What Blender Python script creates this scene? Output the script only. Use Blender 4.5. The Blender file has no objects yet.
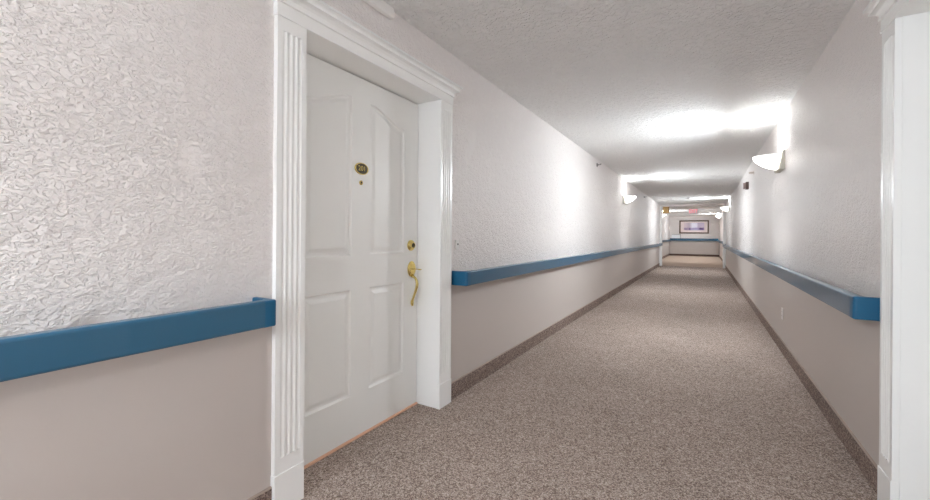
import bpy, bmesh, math, random
from mathutils import Vector, Matrix
random.seed(4)
C = bpy.context.scene.collection
PI = math.pi

# ------------------------------------------------------------------ dimensions (metres)
LX, RX = -1.519, 0.683            # faces of the two corridor walls
CEIL = 2.406
HEAD = 2.04                       # door head
CASE = 0.023                      # how far a casing stands off the wall
REC = 0.187                       # casing face to door face
Y_BACK, Y_END = -4.6, 17.70       # corridor run
Y_FAR = 28.0                      # end wall of the lobby
LLX, LRX = -1.86, 0.755           # lobby walls
DL0, DL1 = 1.168, 2.218           # left door opening
DR0, DR1 = 1.248, 2.298           # right door opening
TH = 0.30                         # wall thickness

# ------------------------------------------------------------------ helpers
def link(o):
    C.objects.link(o); return o

def tag(o, label=None, cat=None, group=None, kind=None):
    if label: o['label'] = label
    if cat: o['category'] = cat
    if group: o['group'] = group
    if kind: o['kind'] = kind
    return o

def empty(name, loc=(0, 0, 0), rz=0.0):
    o = bpy.data.objects.new(name, None)
    o.empty_display_size = 0.1
    o.location = loc; o.rotation_euler = (0, 0, rz)
    return link(o)

def obj(name, bm, mat, parent=None, smooth=False, origin=None):
    """bm -> one mesh object; coordinates are local to the parent when there is one"""
    bmesh.ops.recalc_face_normals(bm, faces=bm.faces[:])
    if origin is not None:
        bmesh.ops.translate(bm, vec=-Vector(origin), verts=bm.verts[:])
    me = bpy.data.meshes.new(name)
    bm.to_mesh(me); bm.free()
    for m in (mat if isinstance(mat, (list, tuple)) else [mat]):
        me.materials.append(m)
    if smooth:
        for p in me.polygons: p.use_smooth = True
    o = bpy.data.objects.new(name, me)
    if origin is not None: o.location = origin
    if parent: o.parent = parent
    return link(o)

def bx(bm, x0, x1, y0, y1, z0, z1, bev=0.0, seg=2):
    v = [bm.verts.new((x, y, z)) for x in (x0, x1) for y in (y0, y1) for z in (z0, z1)]
    fs = [bm.faces.new([v[i] for i in q]) for q in
          ((0, 1, 3, 2), (4, 6, 7, 5), (0, 4, 5, 1), (2, 3, 7, 6), (0, 2, 6, 4), (1, 5, 7, 3))]
    bmesh.ops.recalc_face_normals(bm, faces=fs)
    if bev:
        es = list({e for f in fs for e in f.edges})
        bmesh.ops.bevel(bm, geom=es, offset=bev, segments=seg, profile=0.5, affect='EDGES')
    return bm

def box(*a, **k):
    return bx(bmesh.new(), *a, **k)

def loft(bm, rings, close=True, cap=True):
    """rings: lists of points with equal length"""
    vr = [[bm.verts.new(p) for p in r] for r in rings]
    n = len(vr[0])
    for a, b in zip(vr[:-1], vr[1:]):
        for i in range(n if close else n - 1):
            j = (i + 1) % n
            bm.faces.new((a[i], a[j], b[j], b[i]))
    if cap:
        bm.faces.new(vr[0]); bm.faces.new(vr[-1])
    return bm

def lathe(bm, prof, axis='x', n=28, sy=1.0, sz=1.0, at=(0, 0, 0)):
    """prof: (distance along the axis, radius); ends are closed"""
    rings = []
    for d, r in prof:
        ring = []
        for i in range(n):
            t = 2 * PI * i / n
            a, b = r * math.cos(t) * sy, r * math.sin(t) * sz
            p = (d, a, b) if axis == 'x' else ((a, d, b) if axis == 'y' else (a, b, d))
            ring.append(Vector(p) + Vector(at))
        rings.append(ring)
    return loft(bm, rings)

def tube(bm, pts, rad, n=10):
    pts = [Vector(p) for p in pts]
    rings = []
    for i, p in enumerate(pts):
        t = (pts[min(i + 1, len(pts) - 1)] - pts[max(i - 1, 0)]).normalized()
        u = t.cross(Vector((0, 1, 0)))
        if u.length < 0.05: u = t.cross(Vector((1, 0, 0)))
        u.normalize(); w = t.cross(u)
        r = rad[i] if isinstance(rad, (list, tuple)) else rad
        rings.append([p + (u * math.cos(2 * PI * k / n) + w * math.sin(2 * PI * k / n)) * r for k in range(n)])
    return loft(bm, rings)

def text_bm(body, size, xf, depth=0.001):
    cu = bpy.data.curves.new('lettering', 'FONT')
    cu.body = body; cu.size = size; cu.align_x = 'CENTER'; cu.align_y = 'CENTER'; cu.extrude = depth
    t = bpy.data.objects.new('lettering', cu); C.objects.link(t)
    dg = bpy.context.evaluated_depsgraph_get(); dg.update()
    me = bpy.data.meshes.new_from_object(t.evaluated_get(dg))
    bpy.data.objects.remove(t); bpy.data.curves.remove(cu)
    bm = bmesh.new(); bm.from_mesh(me); bpy.data.meshes.remove(me)
    bmesh.ops.transform(bm, matrix=xf, verts=bm.verts[:])
    return bm

# ------------------------------------------------------------------ materials
def srgb(r, g, b):
    f = lambda c: (c / 255 / 12.92) if c / 255 <= 0.04045 else ((c / 255 + 0.055) / 1.055) ** 2.4
    return (f(r), f(g), f(b), 1)

def mat(name, col, rough=0.5, metal=0.0, spec=0.5, emit=None, es=0.0, coat=0.0):
    m = bpy.data.materials.new(name); m.use_nodes = True
    b = m.node_tree.nodes['Principled BSDF']
    b.inputs['Base Color'].default_value = col
    b.inputs['Roughness'].default_value = rough
    b.inputs['Metallic'].default_value = metal
    b.inputs['Specular IOR Level'].default_value = spec
    b.inputs['Coat Weight'].default_value = coat
    if emit:
        b.inputs['Emission Color'].default_value = emit
        b.inputs['Emission Strength'].default_value = es
    return m

class NT:
    def __init__(s, m):
        s.t = m.node_tree; s.b = s.t.nodes['Principled BSDF']
        s.geo = s.t.nodes.new('ShaderNodeNewGeometry')
    def n(s, kind, **k):
        x = s.t.nodes.new(kind)
        for a, v in k.items(): setattr(x, a, v)
        return x
    def l(s, a, b): s.t.links.new(a, b)
    def mapped(s, scale=(1, 1, 1)):
        m = s.n('ShaderNodeMapping'); m.inputs['Scale'].default_value = scale
        s.l(s.geo.outputs['Position'], m.inputs['Vector']); return m.outputs[0]
    def noise(s, vec, scale, detail=3.0, rough=0.5, dist=0.0):
        x = s.n('ShaderNodeTexNoise'); s.l(vec, x.inputs['Vector'])
        x.inputs['Scale'].default_value = scale; x.inputs['Detail'].default_value = detail
        x.inputs['Roughness'].default_value = rough; x.inputs['Distortion'].default_value = dist
        return x.outputs['Fac']
    def ramp(s, fac, stops, interp='LINEAR'):
        r = s.n('ShaderNodeValToRGB'); r.color_ramp.interpolation = interp
        e = r.color_ramp.elements
        while len(e) < len(stops): e.new(0.5)
        for k, (p, c) in zip(e, stops):
            k.position = p; k.color = c if len(c) == 4 else (*c, 1)
        s.l(fac, r.inputs['Fac']); return r.outputs['Color']
    def math(s, op, a, b=None):
        x = s.n('ShaderNodeMath', operation=op)
        for i, v in enumerate((a, b)):
            if v is None: continue
            if isinstance(v, (int, float)): x.inputs[i].default_value = v
            else: s.l(v, x.inputs[i])
        return x.outputs[0]
    def mix(s, fac, a, b):
        x = s.n('ShaderNodeMix', data_type='RGBA')
        if isinstance(fac, (int, float)): x.inputs[0].default_value = fac
        else: s.l(fac, x.inputs[0])
        for i, v in ((6, a), (7, b)):
            if isinstance(v, tuple): x.inputs[i].default_value = v
            else: s.l(v, x.inputs[i])
        return x.outputs[2]
    def bump(s, h, dist, strength=1.0):
        x = s.n('ShaderNodeBump'); x.inputs['Distance'].default_value = dist
        x.inputs['Strength'].default_value = strength
        s.l(h, x.inputs['Height']); s.l(x.outputs[0], s.b.inputs['Normal'])

UP, LOW = srgb(238, 232, 229), srgb(194, 185, 179)
def wall_material():
    m = mat('textured_wall_paint', UP, 0.42, spec=0.45); t = NT(m)
    sep = t.n('ShaderNodeSeparateXYZ'); t.l(t.geo.outputs['Position'], sep.inputs[0])
    z = sep.outputs['Z']
    up = t.math('GREATER_THAN', z, 0.86)
    t.l(t.mix(up, LOW, UP), t.b.inputs['Base Color'])
    # knock-down ridges above the handrail, flat paint below
    v = t.mapped((1, 1, 1.7))
    a = t.noise(v, 66, 2, 0.5, 0.7)
    ridge = t.ramp(a, [(0.44, (0, 0, 0)), (0.52, (.9, .9, .9)), (0.66, (1, 1, 1))])
    b = t.noise(t.mapped((1, 1, 1.3)), 24, 2, 0.5, 0.4)
    c = t.noise(t.mapped((1, 1, 1.2)), 13, 2, 0.55, 0.6)
    h = t.math('ADD', t.math('ADD', ridge, t.math('MULTIPLY', b, 1.6)), t.math('MULTIPLY', c, 2.6))
    patch = t.ramp(t.noise(t.mapped(), 3.2, 1, 0.5), [(0.24, (.2, .2, .2)), (0.32, (1, 1, 1))])
    h = t.math('MULTIPLY', h, patch)
    fine = t.math('MULTIPLY', t.noise(t.mapped(), 120, 2), 0.05)
    h = t.math('ADD', t.math('MULTIPLY', h, up), fine)
    t.bump(h, 0.0038, 0.9)
    return m

def ceiling_material():
    m = mat('stippled_ceiling', srgb(241, 240, 238), 0.75, spec=0.25); t = NT(m)
    a = t.noise(t.mapped(), 24, 3, 0.6, 0.8)
    r = t.ramp(a, [(0.40, (0, 0, 0)), (0.56, (.8, .8, .8)), (0.7, (1, 1, 1))])
    t.bump(t.math('ADD', r, t.math('MULTIPLY', t.noise(t.mapped(), 70, 2), 0.35)), 0.011, 1.0)
    return m

def carpet_material(name, dark, mid, light, warm=True):
    m = mat(name, mid, 0.95, spec=0.12); t = NT(m)
    def cells(sc):
        x = t.n('ShaderNodeTexVoronoi'); t.l(t.geo.outputs['Position'], x.inputs['Vector']); x.inputs['Scale'].default_value = sc
        y = t.n('ShaderNodeSeparateColor'); t.l(x.outputs['Color'], y.inputs[0]); return y.outputs[0]
    s = t.math('ADD', t.math('MULTIPLY', cells(210), 0.5), t.math('ADD', t.math('MULTIPLY', cells(400), 0.3), t.math('MULTIPLY', cells(90), 0.2)))
    col = t.ramp(s, [(0.16, dark), (0.5, mid), (0.84, light)])
    big = t.noise(t.mapped(), 1.3, 3, 0.55)
    bigr = t.ramp(big, [(0.3, (0.86, 0.86, 0.85)), (0.7, (1, 1, 1))])
    mul = t.n('ShaderNodeMix', data_type='RGBA', blend_type='MULTIPLY'); mul.inputs[0].default_value = 1.0
    t.l(col, mul.inputs[6]); t.l(bigr, mul.inputs[7])
    out = mul.outputs[2]
    if warm:                                       # the lobby has a tanner carpet
        sep = t.n('ShaderNodeSeparateXYZ'); t.l(t.geo.outputs['Position'], sep.inputs[0])
        far = t.math('GREATER_THAN', sep.outputs['Y'], Y_END + 0.25)
        out = t.mix(far, out, srgb(182, 162, 146))
    t.l(out, t.b.inputs['Base Color'])
    t.bump(s, 0.003, 0.5)
    return m

M = {}
M['wall'] = wall_material()
M['ceiling'] = ceiling_material()
M['carpet'] = carpet_material('speckled_carpet', srgb(98, 83, 76), srgb(162, 144, 134), srgb(214, 200, 190))
M['carpet_base'] = carpet_material('carpet_base', srgb(76, 62, 56), srgb(140, 121, 112), srgb(190, 172, 162), False)
M['edging'] = mat('carpet_edging', srgb(176, 160, 148), 0.7)
M['dark_base'] = mat('dark_base', srgb(96, 74, 64), 0.7)
M['trim'] = mat('gloss_white_trim', srgb(243, 243, 241), 0.28, spec=0.5)
M['door'] = mat('white_door_paint', srgb(238, 238, 235), 0.36, spec=0.5)
M['sill'] = mat('peach_wood_sill', srgb(226, 178, 150), 0.5)
M['brass'] = mat('polished_brass', srgb(222, 200, 128), 0.22, metal=1.0)
M['dark_metal'] = mat('dark_bronze', srgb(58, 48, 34), 0.4, metal=0.6)
M['nickel'] = mat('brushed_nickel', srgb(196, 192, 180), 0.4, metal=0.6)
M['glass'] = mat('lit_frosted_glass', srgb(250, 248, 244), 0.3, emit=(1, 0.97, 0.93, 1), es=1.3)
M['rim_glass'] = mat('frosted_glass_rim', srgb(225, 224, 220), 0.25)
M['plastic'] = mat('white_plastic', srgb(236, 233, 230), 0.4)
M['socket'] = mat('socket_slots', srgb(120, 112, 106), 0.6)
M['taupe'] = mat('taupe_plastic', srgb(170, 150, 146), 0.5)
M['grey_metal'] = mat('grey_metal', srgb(120, 114, 108), 0.4, metal=0.5)
M['rail'] = mat('blue_vinyl', srgb(18, 87, 119), 0.34, spec=0.6, coat=0.6)
M['rail_cap'] = mat('blue_vinyl_cap', srgb(12, 90, 127), 0.38, spec=0.5)
M['frame'] = mat('dark_brown_frame', srgb(104, 84, 70), 0.5)
M['mat_board'] = mat('pale_pink_mat', srgb(240, 226, 224), 0.8)
M['oak'] = mat('tan_wood', srgb(214, 176, 116), 0.5)
M['dark_wood'] = mat('dark_wood_edge', srgb(110, 78, 52), 0.5)
M['exit_red'] = mat('lit_red_letters', srgb(236, 140, 152), 0.5, emit=srgb(255, 150, 168), es=0.35)
M['board_white'] = mat('board_white', srgb(250, 251, 253), 0.5)
M['dark_taupe'] = mat('dark_taupe_plastic', srgb(112, 92, 88), 0.5)
M['beige'] = mat('beige_plastic', srgb(222, 210, 202), 0.5)

def art_material():
    m = mat('purple_landscape_print', (1, 1, 1, 1), 0.6); t = NT(m)
    tc = t.n('ShaderNodeTexCoord'); sep = t.n('ShaderNodeSeparateXYZ'); t.l(tc.outputs['Generated'], sep.inputs[0])
    x, z = sep.outputs['X'], sep.outputs['Z']
    mist = t.ramp(x, [(0.0, srgb(232, 214, 220)), (0.28, srgb(204, 190, 204)), (0.42, srgb(240, 240, 252)), (0.62, srgb(238, 236, 252)),
                      (0.72, srgb(198, 184, 208)), (1.0, srgb(214, 198, 220))])
    band = t.ramp(x, [(0.0, srgb(190, 170, 190)), (0.1, srgb(150, 130, 160)), (0.22, srgb(176, 160, 186)), (0.3, srgb(112, 92, 140)), (0.36, srgb(182, 172, 208)),
                      (0.7, srgb(180, 168, 208)), (0.8, srgb(96, 70, 124)), (0.93, srgb(118, 94, 144)), (1.0, srgb(170, 150, 190))])
    zz = t.math('ADD', z, t.math('MULTIPLY', t.math('SUBTRACT', t.noise(tc.outputs['Generated'], 9, 3), 0.5), 0.18))
    f = t.ramp(zz, [(0.0, (0, 0, 0)), (0.06, (1, 1, 1)), (0.30, (1, 1, 1)), (0.40, (0, 0, 0))])
    t.l(t.mix(f, mist, band), t.b.inputs['Base Color'])
    return m
M['art'] = art_material()

# ------------------------------------------------------------------ room shell
def structure(name, bm, m, origin):
    o = obj(name, bm, m, origin=origin); o['kind'] = 'structure'; return o

XO0, XO1 = LLX - 0.35, LRX + 0.35
structure('floor', box(XO0, XO1, Y_BACK - .2, Y_FAR + .2, -.12, 0), M['carpet'], (0, 10, -.12))
structure('ceiling', box(XO0, XO1, Y_BACK - .2, Y_FAR + .2, CEIL, CEIL + .12), M['ceiling'], (0, 10, CEIL))
J = 0.018                                           # jamb lining thickness
bm = bmesh.new()
bx(bm, LX - TH, LX, Y_BACK, DL0 - J, 0, CEIL); bx(bm, LX - TH, LX, DL1 + J, Y_END + .12, 0, CEIL)
bx(bm, LX - TH, LX, DL0 - J, DL1 + J, HEAD + J, CEIL)
bx(bm, LX - TH - .05, LX - TH + .001, DL0 - .3, DL1 + .3, 0, CEIL)
structure('wall_left', bm, M['wall'], (LX, 5, 0))
bm = bmesh.new()
bx(bm, RX, RX + TH, Y_BACK, DR0 - J, 0, CEIL); bx(bm, RX, RX + TH, DR1 + J, Y_END + .12, 0, CEIL)
bx(bm, RX, RX + TH, DR0 - J, DR1 + J, HEAD + J, CEIL)
bx(bm, RX + TH - .001, RX + TH + .05, DR0 - .3, DR1 + .3, 0, CEIL)
structure('wall_right', bm, M['wall'], (RX, 5, 0))
WX0, WX1, WZ0, WZ1 = -1.25, .41, .95, 2.20         # window added in the unseen end wall to fill the foreground with daylight
bm = bmesh.new()
bx(bm, LX, WX0, Y_BACK - .2, Y_BACK, 0, CEIL); bx(bm, WX1, RX, Y_BACK - .2, Y_BACK, 0, CEIL)
bx(bm, WX0, WX1, Y_BACK - .2, Y_BACK, 0, WZ0); bx(bm, WX0, WX1, Y_BACK - .2, Y_BACK, WZ1, CEIL)
structure('wall_back', bm, M['wall'], (0, Y_BACK, 0))
bm = bmesh.new()
for a, b in ((WX0, WX0 + .05), (WX1 - .05, WX1), ((WX0 + WX1) / 2 - .025, (WX0 + WX1) / 2 + .025)): bx(bm, a, b, Y_BACK - .14, Y_BACK - .06, WZ0, WZ1)
for a, b in ((WZ0, WZ0 + .05), (WZ1 - .05, WZ1)): bx(bm, WX0, WX1, Y_BACK - .14, Y_BACK - .06, a, b)
structure('added_window_1', bm, M['trim'], ((WX0 + WX1) / 2, Y_BACK - .1, WZ0))  # frame of the added fill-light window, out of view
d = bpy.data.lights.new('added_window_portal', 'AREA'); d.shape = 'RECTANGLE'; d.size = WX1 - WX0; d.size_y = WZ1 - WZ0; d.cycles.is_portal = True
l = bpy.data.objects.new('added_window_portal', d); C.objects.link(l); l.location = ((WX0 + WX1) / 2, Y_BACK - .19, (WZ0 + WZ1) / 2); l.rotation_euler = (-PI / 2, 0, PI)
structure('wall_far', box(LLX - .2, LRX + .2, Y_FAR, Y_FAR + .2, 0, CEIL), M['wall'], (0, Y_FAR, 0))
structure('wall_lobby_left', box(LLX - .2, LLX, Y_END + .12, Y_FAR, 0, CEIL), M['wall'], (LLX, 22, 0))
structure('wall_lobby_right', box(LRX, LRX + .2, Y_END + .12, Y_FAR, 0, CEIL), M['wall'], (LRX, 22, 0))
structure('wall_header', box(LX, RX, Y_END - .02, Y_END + .12, 2.335, CEIL), M['wall'], (0, Y_END, 2.335))

BBH = 0.112
def baseboard(name, x0, x1, y0, y1, m=None, edge=True):
    o = structure(name, box(x0, x1, y0, y1, 0, BBH), m or M['carpet_base'], ((x0 + x1) / 2, (y0 + y1) / 2, 0))
    if edge:
        e = box(x0, x1, y0, y1, BBH, BBH + .007)
        bmesh.ops.translate(e, vec=-Vector(o.location), verts=e.verts[:])
        obj('edging', e, M['edging'], o)
    return o
PW = 0.139                                          # casing width
baseboard('baseboard_left', LX, LX + .010, Y_BACK, DL0 - PW)
baseboard('baseboard_left_2', LX, LX + .010, DL1 + PW, Y_END - .03)
baseboard('baseboard_right', RX - .010, RX, DR1 + PW, Y_END - .03)
baseboard('baseboard_right_2', RX - .010, RX, Y_BACK, DR0 - PW)
baseboard('baseboard_far', LLX + .012, LRX - .012, Y_FAR - .012, Y_FAR, M['dark_base'], False)
baseboard('baseboard_lobby_left', LLX, LLX + .012, Y_END + .12, Y_FAR)
baseboard('baseboard_lobby_right', LRX - .012, LRX, Y_END + .12, Y_FAR)
baseboard('baseboard_back', LX, RX, Y_BACK, Y_BACK + .012, None, False)

# ------------------------------------------------------------------ door casings (local: wall face x=0, out is +x, opening y 0..W)
def pilaster_bm(y0, w, z0, z1):
    """fluted board: four concave flutes between plain ends"""
    bm = bmesh.new(); d = CASE; g = 0.006
    fl0, fl1 = 0.225, 1.985
    pts = [(0, 0), (d, 0)]
    m_, nfl = 0.020, 4
    pitch = (w - 2 * m_) / nfl
    for k in range(nfl):
        a, b = m_ + k * pitch + pitch * .12, m_ + (k + 1) * pitch - pitch * .12
        for i in range(9):
            t = i / 8
            pts.append((d - g * math.sin(PI * t), a + (b - a) * t))
    pts += [(d, w), (0, w)]
    loft(bm, [[(x, y0 + y, fl0) for x, y in pts], [(x, y0 + y, fl1) for x, y in pts]])
    bx(bm, 0, d, y0, y0 + w, z0, fl0); bx(bm, 0, d, y0, y0 + w, fl1, z1)
    return bm

def crown_bm(y0, y1):
    prof = [(0.027, 2.094), (0.034, 2.096), (0.034, 2.104), (0.030, 2.106), (0.033, 2.118), (0.042, 2.129), (0.054, 2.134),
            (0.060, 2.135), (0.060, 2.145), (0.055, 2.147), (0.058, 2.153), (0.066, 2.157), (0.074, 2.158), (0.074, 2.168), (0.0, 2.170)]
    bm = bmesh.new()
    rings = [[(0, y0 - o + .026, z), (o, y0 - o + .026, z), (o, y1 + o - .026, z), (0, y1 + o - .026, z)] for o, z in prof]
    return loft(bm, rings, close=True, cap=True)

def casing(name, loc, rz, W, w_near, w_far):
    t = empty(name, loc, rz); t['kind'] = 'structure'
    for y0, w in ((-w_near, w_near), (W, w_far)):
        obj('pilaster', pilaster_bm(y0, w, 0.162, HEAD), M['trim'], t)
        obj('plinth_block', box(0, CASE + .004, y0 - .003, y0 + w + (.003 if y0 > 0 else 0.0), 0, .162, bev=.002), M['trim'], t)
    bm = box(0, CASE + .003, -w_near - .004, W + w_far + .004, HEAD, 2.10)
    tube(bm, [(CASE + .002, -w_near - .004, HEAD + .002), (CASE + .002, -w_near + .001, HEAD + .002)], .004, 8)
    obj('frieze', bm, M['trim'], t)
    obj('crown', crown_bm(-w_near, W + w_far), M['trim'], t)
    bm = bmesh.new(); d = -TH + .02                  # jamb lining and door stop
    bx(bm, d, -.001, -J, -.002, 0, HEAD + .002); bx(bm, d, -.001, W + .002, W + J, 0, HEAD + .002)
    bx(bm, d, -.001, -J, W + J, HEAD + .002, HEAD + J)
    s0 = CASE - REC - .046
    bx(bm, d, s0, -.002, .014, 0, HEAD); bx(bm, d, s0, W - .014, W + .002, 0, HEAD); bx(bm, d, s0, 0, W, HEAD - .014, HEAD + .002)
    obj('jamb', bm, M['trim'], t)
    return t
casing('trim_1', (LX, DL0, 0), 0, DL1 - DL0, PW, PW)
casing('trim_2', (RX, DR1, 0), PI, DR1 - DR0, PW, PW)

# cased opening at the end of the corridor
for i, (x0, x1) in enumerate(((LX, LX + .085), (RX - .085, RX))):
    bm = box(x0, x1, Y_END - .03, Y_END + .13, 0, 2.335, bev=.004)
    structure('trim_%d' % (3 + i), bm, M['trim'], ((x0 + x1) / 2, Y_END, 0))

# ------------------------------------------------------------------ doors (local: face x=0 looking +x, y 0..W)
def door_leaf(W, H):
    def panel(y0, y1, zl, zr, z0, d):                # inset by d; the upper panels have an S-curved top
        y0 += d; y1 -= d; z0 += d; zl -= d; zr -= d
        pts = [(y0, z0), (y1, z0), (y1, zr)]
        if zl != zr:
            for i in range(1, 14):
                t = i / 14; s = t * t * (3 - 2 * t)
                pts.append((y1 + (y0 - y1) * t, zr + (zl - zr) * s))
        return pts + [(y0, zl)]
    la, lb, ra, rb = .130, .443, W - .455, W - .142
    panels = [(la, lb, 1.825, 1.912, 1.032), (ra, rb, 1.912, 1.825, 1.032), (la, lb, .84, .84, .25), (ra, rb, .84, .84, .25)]
    bm = bmesh.new()
    e = []
    def ring(pts, x):
        v = [bm.verts.new((x, y, z)) for y, z in pts]
        return v
    def close(v): return [bm.edges.new((v[i], v[(i + 1) % len(v)])) for i in range(len(v))]
    outer = ring([(0, .012), (W, .012), (W, H), (0, H)], 0); e += close(outer)
    loops = []
    for p in panels:
        v = ring(panel(*p, 0), 0); e += close(v); loops.append((p, v))
    bmesh.ops.triangle_fill(bm, use_beauty=True, edges=e, normal=(1, 0, 0))
    for p, v in loops:
        prev = v
        for d, x in ((.005, -.005), (.010, -.0085), (.022, -.0085), (.040, -.0025), (.044, -.0018)):
            r = ring(panel(*p, d), x)
            n = len(r)
            for i in range(n):
                j = (i + 1) % n
                bm.faces.new((prev[i], prev[j], r[j], r[i]))
            prev = r
        f = bm.faces.new(prev); bmesh.ops.triangulate(bm, faces=[f])
    back = ring([(0, .012), (W, .012), (W, H), (0, H)], -.044)
    for i in range(4):
        j = (i + 1) % 4
        bm.faces.new((outer[i], outer[j], back[j], back[i]))
    bm.faces.new(back)
    return bm

WD = DL1 - DL0
XD = LX + CASE - REC                                # door face
leaf = obj('door_1', door_leaf(WD - .008, HEAD - .006), M['door']); leaf.location = (XD, DL0 + .004, 0); leaf['kind'] = 'structure'
def on_door(y, z): return (0, y - DL0 - .004, z)
# oval number plate
cy, cz = 1.687 - DL0 - .004, 1.522
bm = bmesh.new(); lathe(bm, [(0.0005, 1), (.004, 1.0), (.006, .96), (.006, .86), (.0045, .84)], 'x', 40, .053, .034, (0, cy, cz))
plate = obj('number_plate', bm, M['brass'], leaf, smooth=False)
bm = bmesh.new(); lathe(bm, [(.0044, 1), (.0052, 1.0)], 'x', 40, .0445, .0285, (0, cy, cz)); obj('plate_field', bm, M['dark_metal'], plate)
xf = Matrix.Translation((.0058, cy, cz)) @ Matrix(((0, 0, 1, 0), (1, 0, 0, 0), (0, 1, 0, 0), (0, 0, 0, 1)))
obj('numerals', text_bm('201', .040, xf, .0006), M['brass'], plate)
bm = bmesh.new(); lathe(bm, [(0.0005, .013), (.004, .013), (.006, .009), (.005, .006)], 'x', 20, at=on_door(1.684, 1.442))
peep = obj('peephole', bm, M['brass'], leaf, smooth=False)
bm = bmesh.new(); lathe(bm, [(.005, .006), (.0062, .0055)], 'x', 16, at=on_door(1.684, 1.442)); obj('lens', bm, M['dark_metal'], peep)
# deadbolt
p = on_door(2.142, 1.078)
bm = bmesh.new(); lathe(bm, [(0.0005, .036), (.006, .036), (.014, .030), (.018, .022), (.024, .021), (.024, .017)], 'x', 32, at=p)
dead = obj('deadbolt', bm, M['brass'], leaf, smooth=False)
bm = bmesh.new(); lathe(bm, [(.0241, .016), (.026, .015)], 'x', 24, at=p); bx(bm, .0255, .0266, p[1] - .0015, p[1] + .0015, p[2] - .008, p[2] + .008)
obj('key_cylinder', bm, M['dark_metal'], dead)
# handle set: oval rose, thumb latch and S-curved grip
p = on_door(2.150, .921)
bm = bmesh.new(); lathe(bm, [(0.0005, 1), (.005, 1), (.010, .9), (.013, .72), (.015, .66), (.015, .3)], 'x', 36, .040, .052, p)
hs = obj('handle_set', bm, M['brass'], leaf, smooth=False)
bm = bmesh.new(); tube(bm, [(.014, p[1], p[2] - .002), (.035, p[1], p[2] + .002), (.060, p[1], p[2] + .001), (.078, p[1], p[2] - .003)], [.007, .006, .008, .009], 12)
bmesh.ops.scale(bm, vec=(1, 1.3, .45), space=Matrix.Translation((0, -p[1], -p[2])), verts=bm.verts[:])
obj('thumb_latch', bm, M['brass'], hs, smooth=True)
grip = [(.008, 0, -.045), (.022, 0, -.052), (.036, 0, -.060), (.046, 0, -.076), (.050, 0, -.098), (.047, 0, -.120), (.040, 0, -.142),
        (.031, 0, -.164), (.022, 0, -.184), (.015, 0, -.202), (.010, 0, -.216), (.010, 0, -.232), (.013, 0, -.246)]
rad = [.013, .0085, .0075, .0085, .0095, .0095, .009, .008, .0075, .0075, .010, .0105, .006]
bm = bmesh.new(); tube(bm, [(a, p[1] + b, p[2] + c) for a, b, c in grip], rad, 14); obj('grip', bm, M['brass'], hs, smooth=True)
# the doorway opposite
leaf2 = obj('door_2', door_leaf(DR1 - DR0 - .008, HEAD - .006), M['door']); leaf2['kind'] = 'structure'
leaf2.location = (RX - CASE + REC, DR1 - .004, 0); leaf2.rotation_euler = (0, 0, PI)
# wooden sill under the door
bm = box(XD - .03, XD + .012, DL0 + .002, DL1 - .002, 0, .011, bev=.003); structure('trim_5', bm, M['sill'], (XD, (DL0 + DL1) / 2, 0))

# ------------------------------------------------------------------ handrails (local: wall x=0, out +x, run y 0..n)
def handrail(loc, rz, n, label, z0=.799, z1=.899, P=.123, T=.046):
    t = empty('handrail', (loc[0], loc[1], 0), rz)
    tag(t, label, 'handrail', 'blue corridor handrails')
    E_ = .05
    bm = box(P - T, P, E_, n - E_, z0, z1)
    es = [e for e in bm.edges if abs(e.verts[0].co.y - e.verts[1].co.y) > n * .5]
    bmesh.ops.bevel(bm, geom=es, offset=.009, segments=3, profile=.5, affect='EDGES')
    obj('rail', bm, M['rail'], t)
    for s in (0, 1):
        # moulded end: front bar turning back to the wall
        f = (lambda y: y) if s == 0 else (lambda y: n - y)
        out = [(P, E_)]
        for i in range(6):
            a = PI / 2 * i / 5
            out.append((P - .014 + .014 * math.cos(a), .014 - .014 * math.sin(a)))
        out += [(0, 0), (0, .024), (P - T - .012, .024), (P - T, .036), (P - T, E_)]
        bm = bmesh.new()
        loft(bm, [[(x, f(y), z0) for x, y in out], [(x, f(y), z1) for x, y in out]])
        bmesh.ops.recalc_face_normals(bm, faces=bm.faces[:])
        es = [e for e in bm.edges if abs(e.verts[0].co.z - e.verts[1].co.z) < 1e-6 and not (abs(e.verts[0].co.y - f(E_)) < 1e-6 and abs(e.verts[1].co.y - f(E_)) < 1e-6)
              and not (abs(e.verts[0].co.x) < 1e-6 and abs(e.verts[1].co.x) < 1e-6)]
        bmesh.ops.bevel(bm, geom=es, offset=.006, segments=3, profile=.5, affect='EDGES', clamp_overlap=True)
        obj('end_cap', bm, M['rail_cap'] , t)
    return t
handrail((LX, -3.0), 0, 3.0 + .968, 'blue handrail at the left foreground, ending just short of the white door casing')
handrail((LX, 2.3965), 0, 17.55 - 2.3965, 'long blue handrail on the left wall beyond the white door')
handrail((RX, 17.55), PI, 17.55 - 2.452, 'long blue handrail on the right wall, its bright blue end beside the doorway', .784, .886, P=.106)
handrail((LLX, 19.6), 0, 27.6 - 19.6, 'short distant handrail on the left wall just past the end of the corridor', .875, .975)
handrail((LRX, 27.6), PI, 27.6 - 19.2, 'short distant handrail on the right wall just past the end of the corridor', .875, .975)
handrail((LLX + .05, Y_FAR), -PI / 2, LRX - LLX - .10, 'blue handrail across the end wall beneath the framed picture', .91, 1.06)

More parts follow.
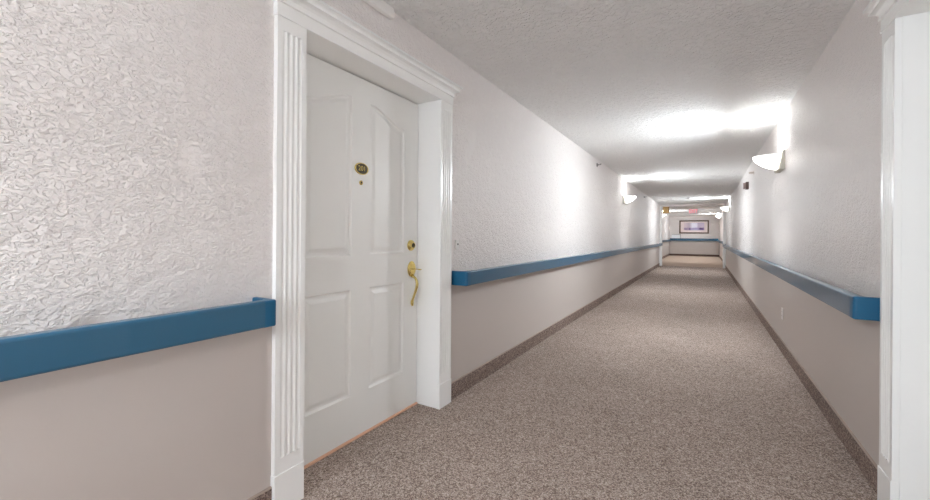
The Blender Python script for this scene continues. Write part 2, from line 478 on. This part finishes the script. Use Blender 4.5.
# ------------------------------------------------------------------ wall sconces (local: wall x=0, out +x, rim at z=0)
UPLIGHT, GLOW, TILT = 2.8, 12.0, 27.0
LAMP = (.88, .95, 1.0)
def bowl_shell(bm, x0, rx, ry, dz, n=28, k=9):
    rings = []
    for i in range(k + 1):
        t = PI / 2 * i / k * .97
        r, z = math.cos(t) ** 1.25, -dz * math.sin(t) ** 1.2
        rings.append([(x0 + rx * r * math.cos(-PI / 2 + PI * j / n), ry * r * math.sin(-PI / 2 + PI * j / n), z) for j in range(n + 1)])
    return rings
def sconce_proto():
    t = empty('wall_sconce')
    o, i_ = bowl_shell(None, .036, .214, .155, .142), bowl_shell(None, .036, .207, .148, .136)
    bm = bmesh.new()
    loft(bm, list(reversed(o)) + i_, close=False, cap=False)
    obj('glass_bowl', bm, M['glass'], t, smooth=True)
    bm = bmesh.new(); n = 28
    tube(bm, [(.036 + .2125 * math.cos(-PI / 2 + PI * j / n), .1535 * math.sin(-PI / 2 + PI * j / n), .004) for j in range(n + 1)], .005, 8)
    obj('bowl_rim', bm, M['rim_glass'], t, smooth=True)
    bm = bmesh.new()                                 # curved metal back plate
    prof = [(.018, .032), (.024, .026), (.028, .006), (.032, -.03), (.038, -.07), (.045, -.11), (.047, -.148), (.040, -.156)]
    rings = []
    for x, z in prof:
        ring = [(0, -.172, z), (x * .85, -.172, z), (x, -.160, z), (x, .160, z), (x * .85, .172, z), (0, .172, z)]
        rings.append(ring)
    loft(bm, rings)
    obj('back_plate', bm, M['nickel'], t)
    return t
def sconce_light(t, up, glow):
    """bulb in the open bowl (light upwards) and the glow that leaves the frosted glass"""
    d = bpy.data.lights.new('sconce_bulb', 'POINT'); d.energy = up; d.shadow_soft_size = .05
    d.color = LAMP
    l = bpy.data.objects.new('sconce_bulb', d); C.objects.link(l)
    l.parent = t; l.location = (.135, 0, -.02)
    d = bpy.data.lights.new('bowl_glow', 'AREA'); d.energy = glow; d.shape = 'RECTANGLE'; d.size = .26; d.size_y = .12
    d.color = LAMP
    l = bpy.data.objects.new('bowl_glow', d); C.objects.link(l)
    l.parent = t; l.location = (.262, 0, -.06); l.rotation_euler = (0, -PI / 2 + math.radians(TILT), 0)
SC = [((RX, 5.22, 1.985), PI, 'white glass bowl sconce on the right wall, the nearest lit one'),
      ((LX, 9.42, 2.015), 0, 'lit glass bowl sconce on the left wall beyond the white door'),
      ((RX, 15.3, 2.10), PI, 'distant lit sconce on the right wall just before the end opening'),
      ((LLX, 22.0, 2.24), 0, 'tiny lit sconce on the left wall past the end opening, below the tan wooden sign'),
      ((LRX, 25.6, 2.29), PI, 'tiny lit sconce on the right wall past the end opening, by the framed picture'),
      ((LX, -.50, 1.985), 0, 'unseen glass bowl sconce added on the left wall behind the camera to light the foreground'),  # added out of view to light the foreground
      ((RX, -3.2, 1.985), PI, 'unseen glass bowl sconce added on the right wall behind the camera to light the foreground')]  # second added fill sconce, also unseen
proto = sconce_proto()
for i, (loc, rz, lab) in enumerate(SC):
    if i == 0: t = proto
    else:
        t = proto.copy(); C.objects.link(t)
        for ch in [c for c in proto.children if c.type == 'MESH']:
            c = ch.copy(); C.objects.link(c); c.parent = t
    t.location = loc; t.rotation_euler = (0, 0, rz)
    tag(t, lab, 'wall light', 'glass bowl sconces along the corridor')
for o in [o for o in C.objects if o.name.startswith('wall_sconce')]: sconce_light(o, UPLIGHT if o.location.y > 0 else 4.0, GLOW)  # the added pair behind the camera gets stronger bulbs for the foreground ceiling

# ------------------------------------------------------------------ small fixtures
def sprinkler(loc, label):
    t = empty('wall_mount_sprinkler', loc); tag(t, label, 'sprinkler', 'sidewall sprinklers on the left wall')
    bm = bmesh.new(); lathe(bm, [(0, .034), (.004, .034), (.010, .022), (.012, .012)], 'x', 24); obj('escutcheon', bm, M['grey_metal'], t)
    bm = bmesh.new(); lathe(bm, [(.011, .010), (.03, .010), (.034, .006)], 'x', 16)
    for s in (-1, 1): tube(bm, [(.03, s * .009, 0), (.044, s * .013, 0), (.058, s * .004, 0)], .003, 8)
    obj('body', bm, M['grey_metal'], t)
    bm = bmesh.new(); bx(bm, .056, .060, -.018, .018, -.004, .004, bev=.001); bx(bm, .050, .072, -.018, .018, .010, .013)
    bx(bm, .050, .054, -.006, .006, -.002, .011); obj('deflector', bm, M['grey_metal'], t)
sprinkler((LX, 6.81, 2.314), 'small grey sidewall sprinkler high on the left wall, the nearer one')
sprinkler((LX, 12.82, 2.30), 'small grey sidewall sprinkler high on the left wall, past the sconce')

t = empty('wall_fire_alarm', (RX, 8.9, 2.08)); tag(t, 'small brown alarm box with a paler taupe front high on the right wall', 'fire alarm')
obj('back_box', box(-.045, 0, -.055, .055, -.066, .066, bev=.004), M['dark_taupe'], t)
obj('lens', box(-.082, -.044, -.048, .048, -.056, .05, bev=.008), M['taupe'], t)
bm = bmesh.new(); lathe(bm, [(0, .03), (-.006, .03), (-.010, .018), (-.05, .017), (-.066, .014), (-.07, .006)], 'x', 24)
o = obj('wall_sensor', bm, M['beige']); o.location = (RX, 7.98, 2.19); tag(o, 'small round beige sensor on the right wall just beyond the nearest sconce', 'sensor')

t = empty('wall_outlet', (RX, 5.13, .385)); tag(t, 'white power outlet plate low on the right wall below the handrail', 'outlet')
obj('cover_plate', box(-.006, 0, -.036, .036, -.058, .058, bev=.002), M['plastic'], t)
for z in (-.021, .021):
    rc = obj('receptacle', box(-.009, -.005, -.017, .017, z - .014, z + .014, bev=.003), M['plastic'], t)
    bm = bmesh.new()
    for y in (-.006, .006): bx(bm, -.0094, -.0088, y - .001, y + .001, z - .003, z + .006)
    obj('slot', bm, M['socket'], rc)

t = empty('wall_doorbell', (LX, 2.452, 1.08)); tag(t, 'small pale doorbell button on the wall right of the white door casing', 'doorbell')
obj('housing', box(0, .014, -.017, .017, -.034, .034, bev=.003), M['plastic'], t)
bm = bmesh.new(); lathe(bm, [(.013, .007), (.017, .0065)], 'x', 16, at=(0, 0, .004)); obj('button', bm, M['socket'], t)

t = empty('junction_cover', (LX, 1.62, 2.375)); tag(t, 'long white plastic cover box under the ceiling above the white door', 'cover box')
obj('cover', box(0, .035, -.115, .115, -.030, .028, bev=.009, seg=3), M['plastic'], t)
obj('end_plate', box(0, .037, -.121, -.113, -.032, .030, bev=.002), M['plastic'], t)

t = empty('smoke_detector', (-.418, 15.0, CEIL)); tag(t, 'round white smoke detector on the ceiling near the far opening', 'smoke detector')
bm = bmesh.new(); lathe(bm, [(0, .075), (-.012, .075), (-.016, .07)], 'z', 32); obj('mounting_base', bm, M['plastic'], t)
bm = bmesh.new(); lathe(bm, [(-.016, .062), (-.03, .06), (-.042, .045), (-.045, .02)], 'z', 32); obj('sensor_dome', bm, M['plastic'], t)

t = empty('exit_sign', (-.42, 20.5, CEIL)); tag(t, 'white hanging exit sign with red letters under the lobby ceiling', 'exit sign')
bm = bmesh.new(); bx(bm, -.09, .09, -.03, .03, -.02, 0, bev=.004); obj('canopy', bm, M['plastic'], t)
bm = box(-.185, .185, -.024, .024, -.255, -.02, bev=.006); obj('housing', bm, M['plastic'], t)
xf = Matrix.Translation((0, -.0245, -.137)) @ Matrix.Rotation(PI / 2, 4, 'X')
bm = text_bm('EXIT', .185, xf, .001); bmesh.ops.scale(bm, vec=(.86, 1, 1.25), space=Matrix.Translation((0, 0, .137)), verts=bm.verts[:])
obj('letters', bm, M['exit_red'], t)

# framed picture on the end wall
px0, px1, pz0, pz1 = -1.315, .238, 1.35, 2.15
t = empty('framed_picture', ((px0 + px1) / 2, Y_FAR, pz0)); tag(t, 'wide brown framed purple landscape print on the end wall above the handrail', 'picture')
W2, H2, fw = (px1 - px0) / 2, pz1 - pz0, .075
bm = bmesh.new()
prof = [(0, 0), (0, -.03), (.02, -.04), (fw - .02, -.032), (fw, -.018), (fw, 0)]
rings = []
for o_, y in prof:
    rings.append([(-W2 + o_, y, o_), (W2 - o_, y, o_), (W2 - o_, y, H2 - o_), (-W2 + o_, y, H2 - o_)])
loft(bm, rings + [rings[0]], cap=False)
bmesh.ops.remove_doubles(bm, verts=bm.verts[:], dist=1e-5)
obj('frame', bm, M['frame'], t)
obj('mat_board', box(-W2 + fw - .005, W2 - fw + .005, -.014, -.006, fw - .005, H2 - fw + .005), M['mat_board'], t)
obj('print', box(-W2 + .24, W2 - .24, -.017, -.013, .20, H2 - .16), M['art'], t)

# small board left of the picture and the tan sign at the opening
t = empty('notice_board', (-1.50, Y_FAR, 1.045)); tag(t, 'small white board with thin brown edge, left of the framed picture above the end handrail', 'notice board')
obj('panel', box(-.225, .245, -.02, 0, 0, .245, bev=.002), M['board_white'], t)
bm = bmesh.new(); bx(bm, -.225, .262, -.03, 0, .245, .262); bx(bm, .245, .262, -.03, 0, -.0, .246); obj('edge_strip', bm, M['frame'], t)

t = empty('hanging_sign', (-1.435, 18.12, CEIL)); tag(t, 'tan wooden sign hanging at the top left of the opening at the corridor end', 'sign')
obj('board', box(0, .20, -.02, .02, -.315, -.025, bev=.004), M['oak'], t)
obj('edge', box(.20, .225, -.024, .024, -.32, -.02, bev=.003), M['dark_wood'], t)
for x in (.04, .17):
    bm = bmesh.new(); tube(bm, [(x, 0, -.03), (x, 0, 0)], .006, 8); obj('hanger', bm, M['dark_metal'], t)

# ------------------------------------------------------------------ world, camera, view
w = bpy.data.worlds.new('world'); bpy.context.scene.world = w; w.use_nodes = True
w.node_tree.nodes['Background'].inputs[0].default_value = (.74, .86, 1.0, 1)
w.node_tree.nodes['Background'].inputs[1].default_value = 4.0

F, VX, HY, CH, ROLL = 405.669, 704.2467, 235.2745, 1.1479, 0.0073
cd = bpy.data.cameras.new('camera'); cam = bpy.data.objects.new('camera', cd); C.objects.link(cam)
cd.sensor_width = 36; cd.lens = F * 36 / 930; cd.clip_start = .02; cd.clip_end = 200
cd.shift_y = -(250 - HY) / 930
yaw = math.atan((VX - 465) / F)
cam.matrix_world = Matrix.Translation((0, 0, CH)) @ Matrix.Rotation(yaw, 4, 'Z') @ Matrix.Rotation(PI / 2, 4, 'X') @ Matrix.Rotation(ROLL, 4, 'Z')
bpy.context.scene.camera = cam
S = bpy.context.scene
S.view_settings.view_transform = 'Standard'; S.view_settings.look = 'None'; S.view_settings.gamma = 1
S.view_settings.use_curve_mapping = False
S.view_settings.exposure = 1.9
S.cycles.denoising_prefilter = 'NONE'
S.cycles.max_bounces = 16; S.cycles.diffuse_bounces = 10; S.cycles.glossy_bounces = 4
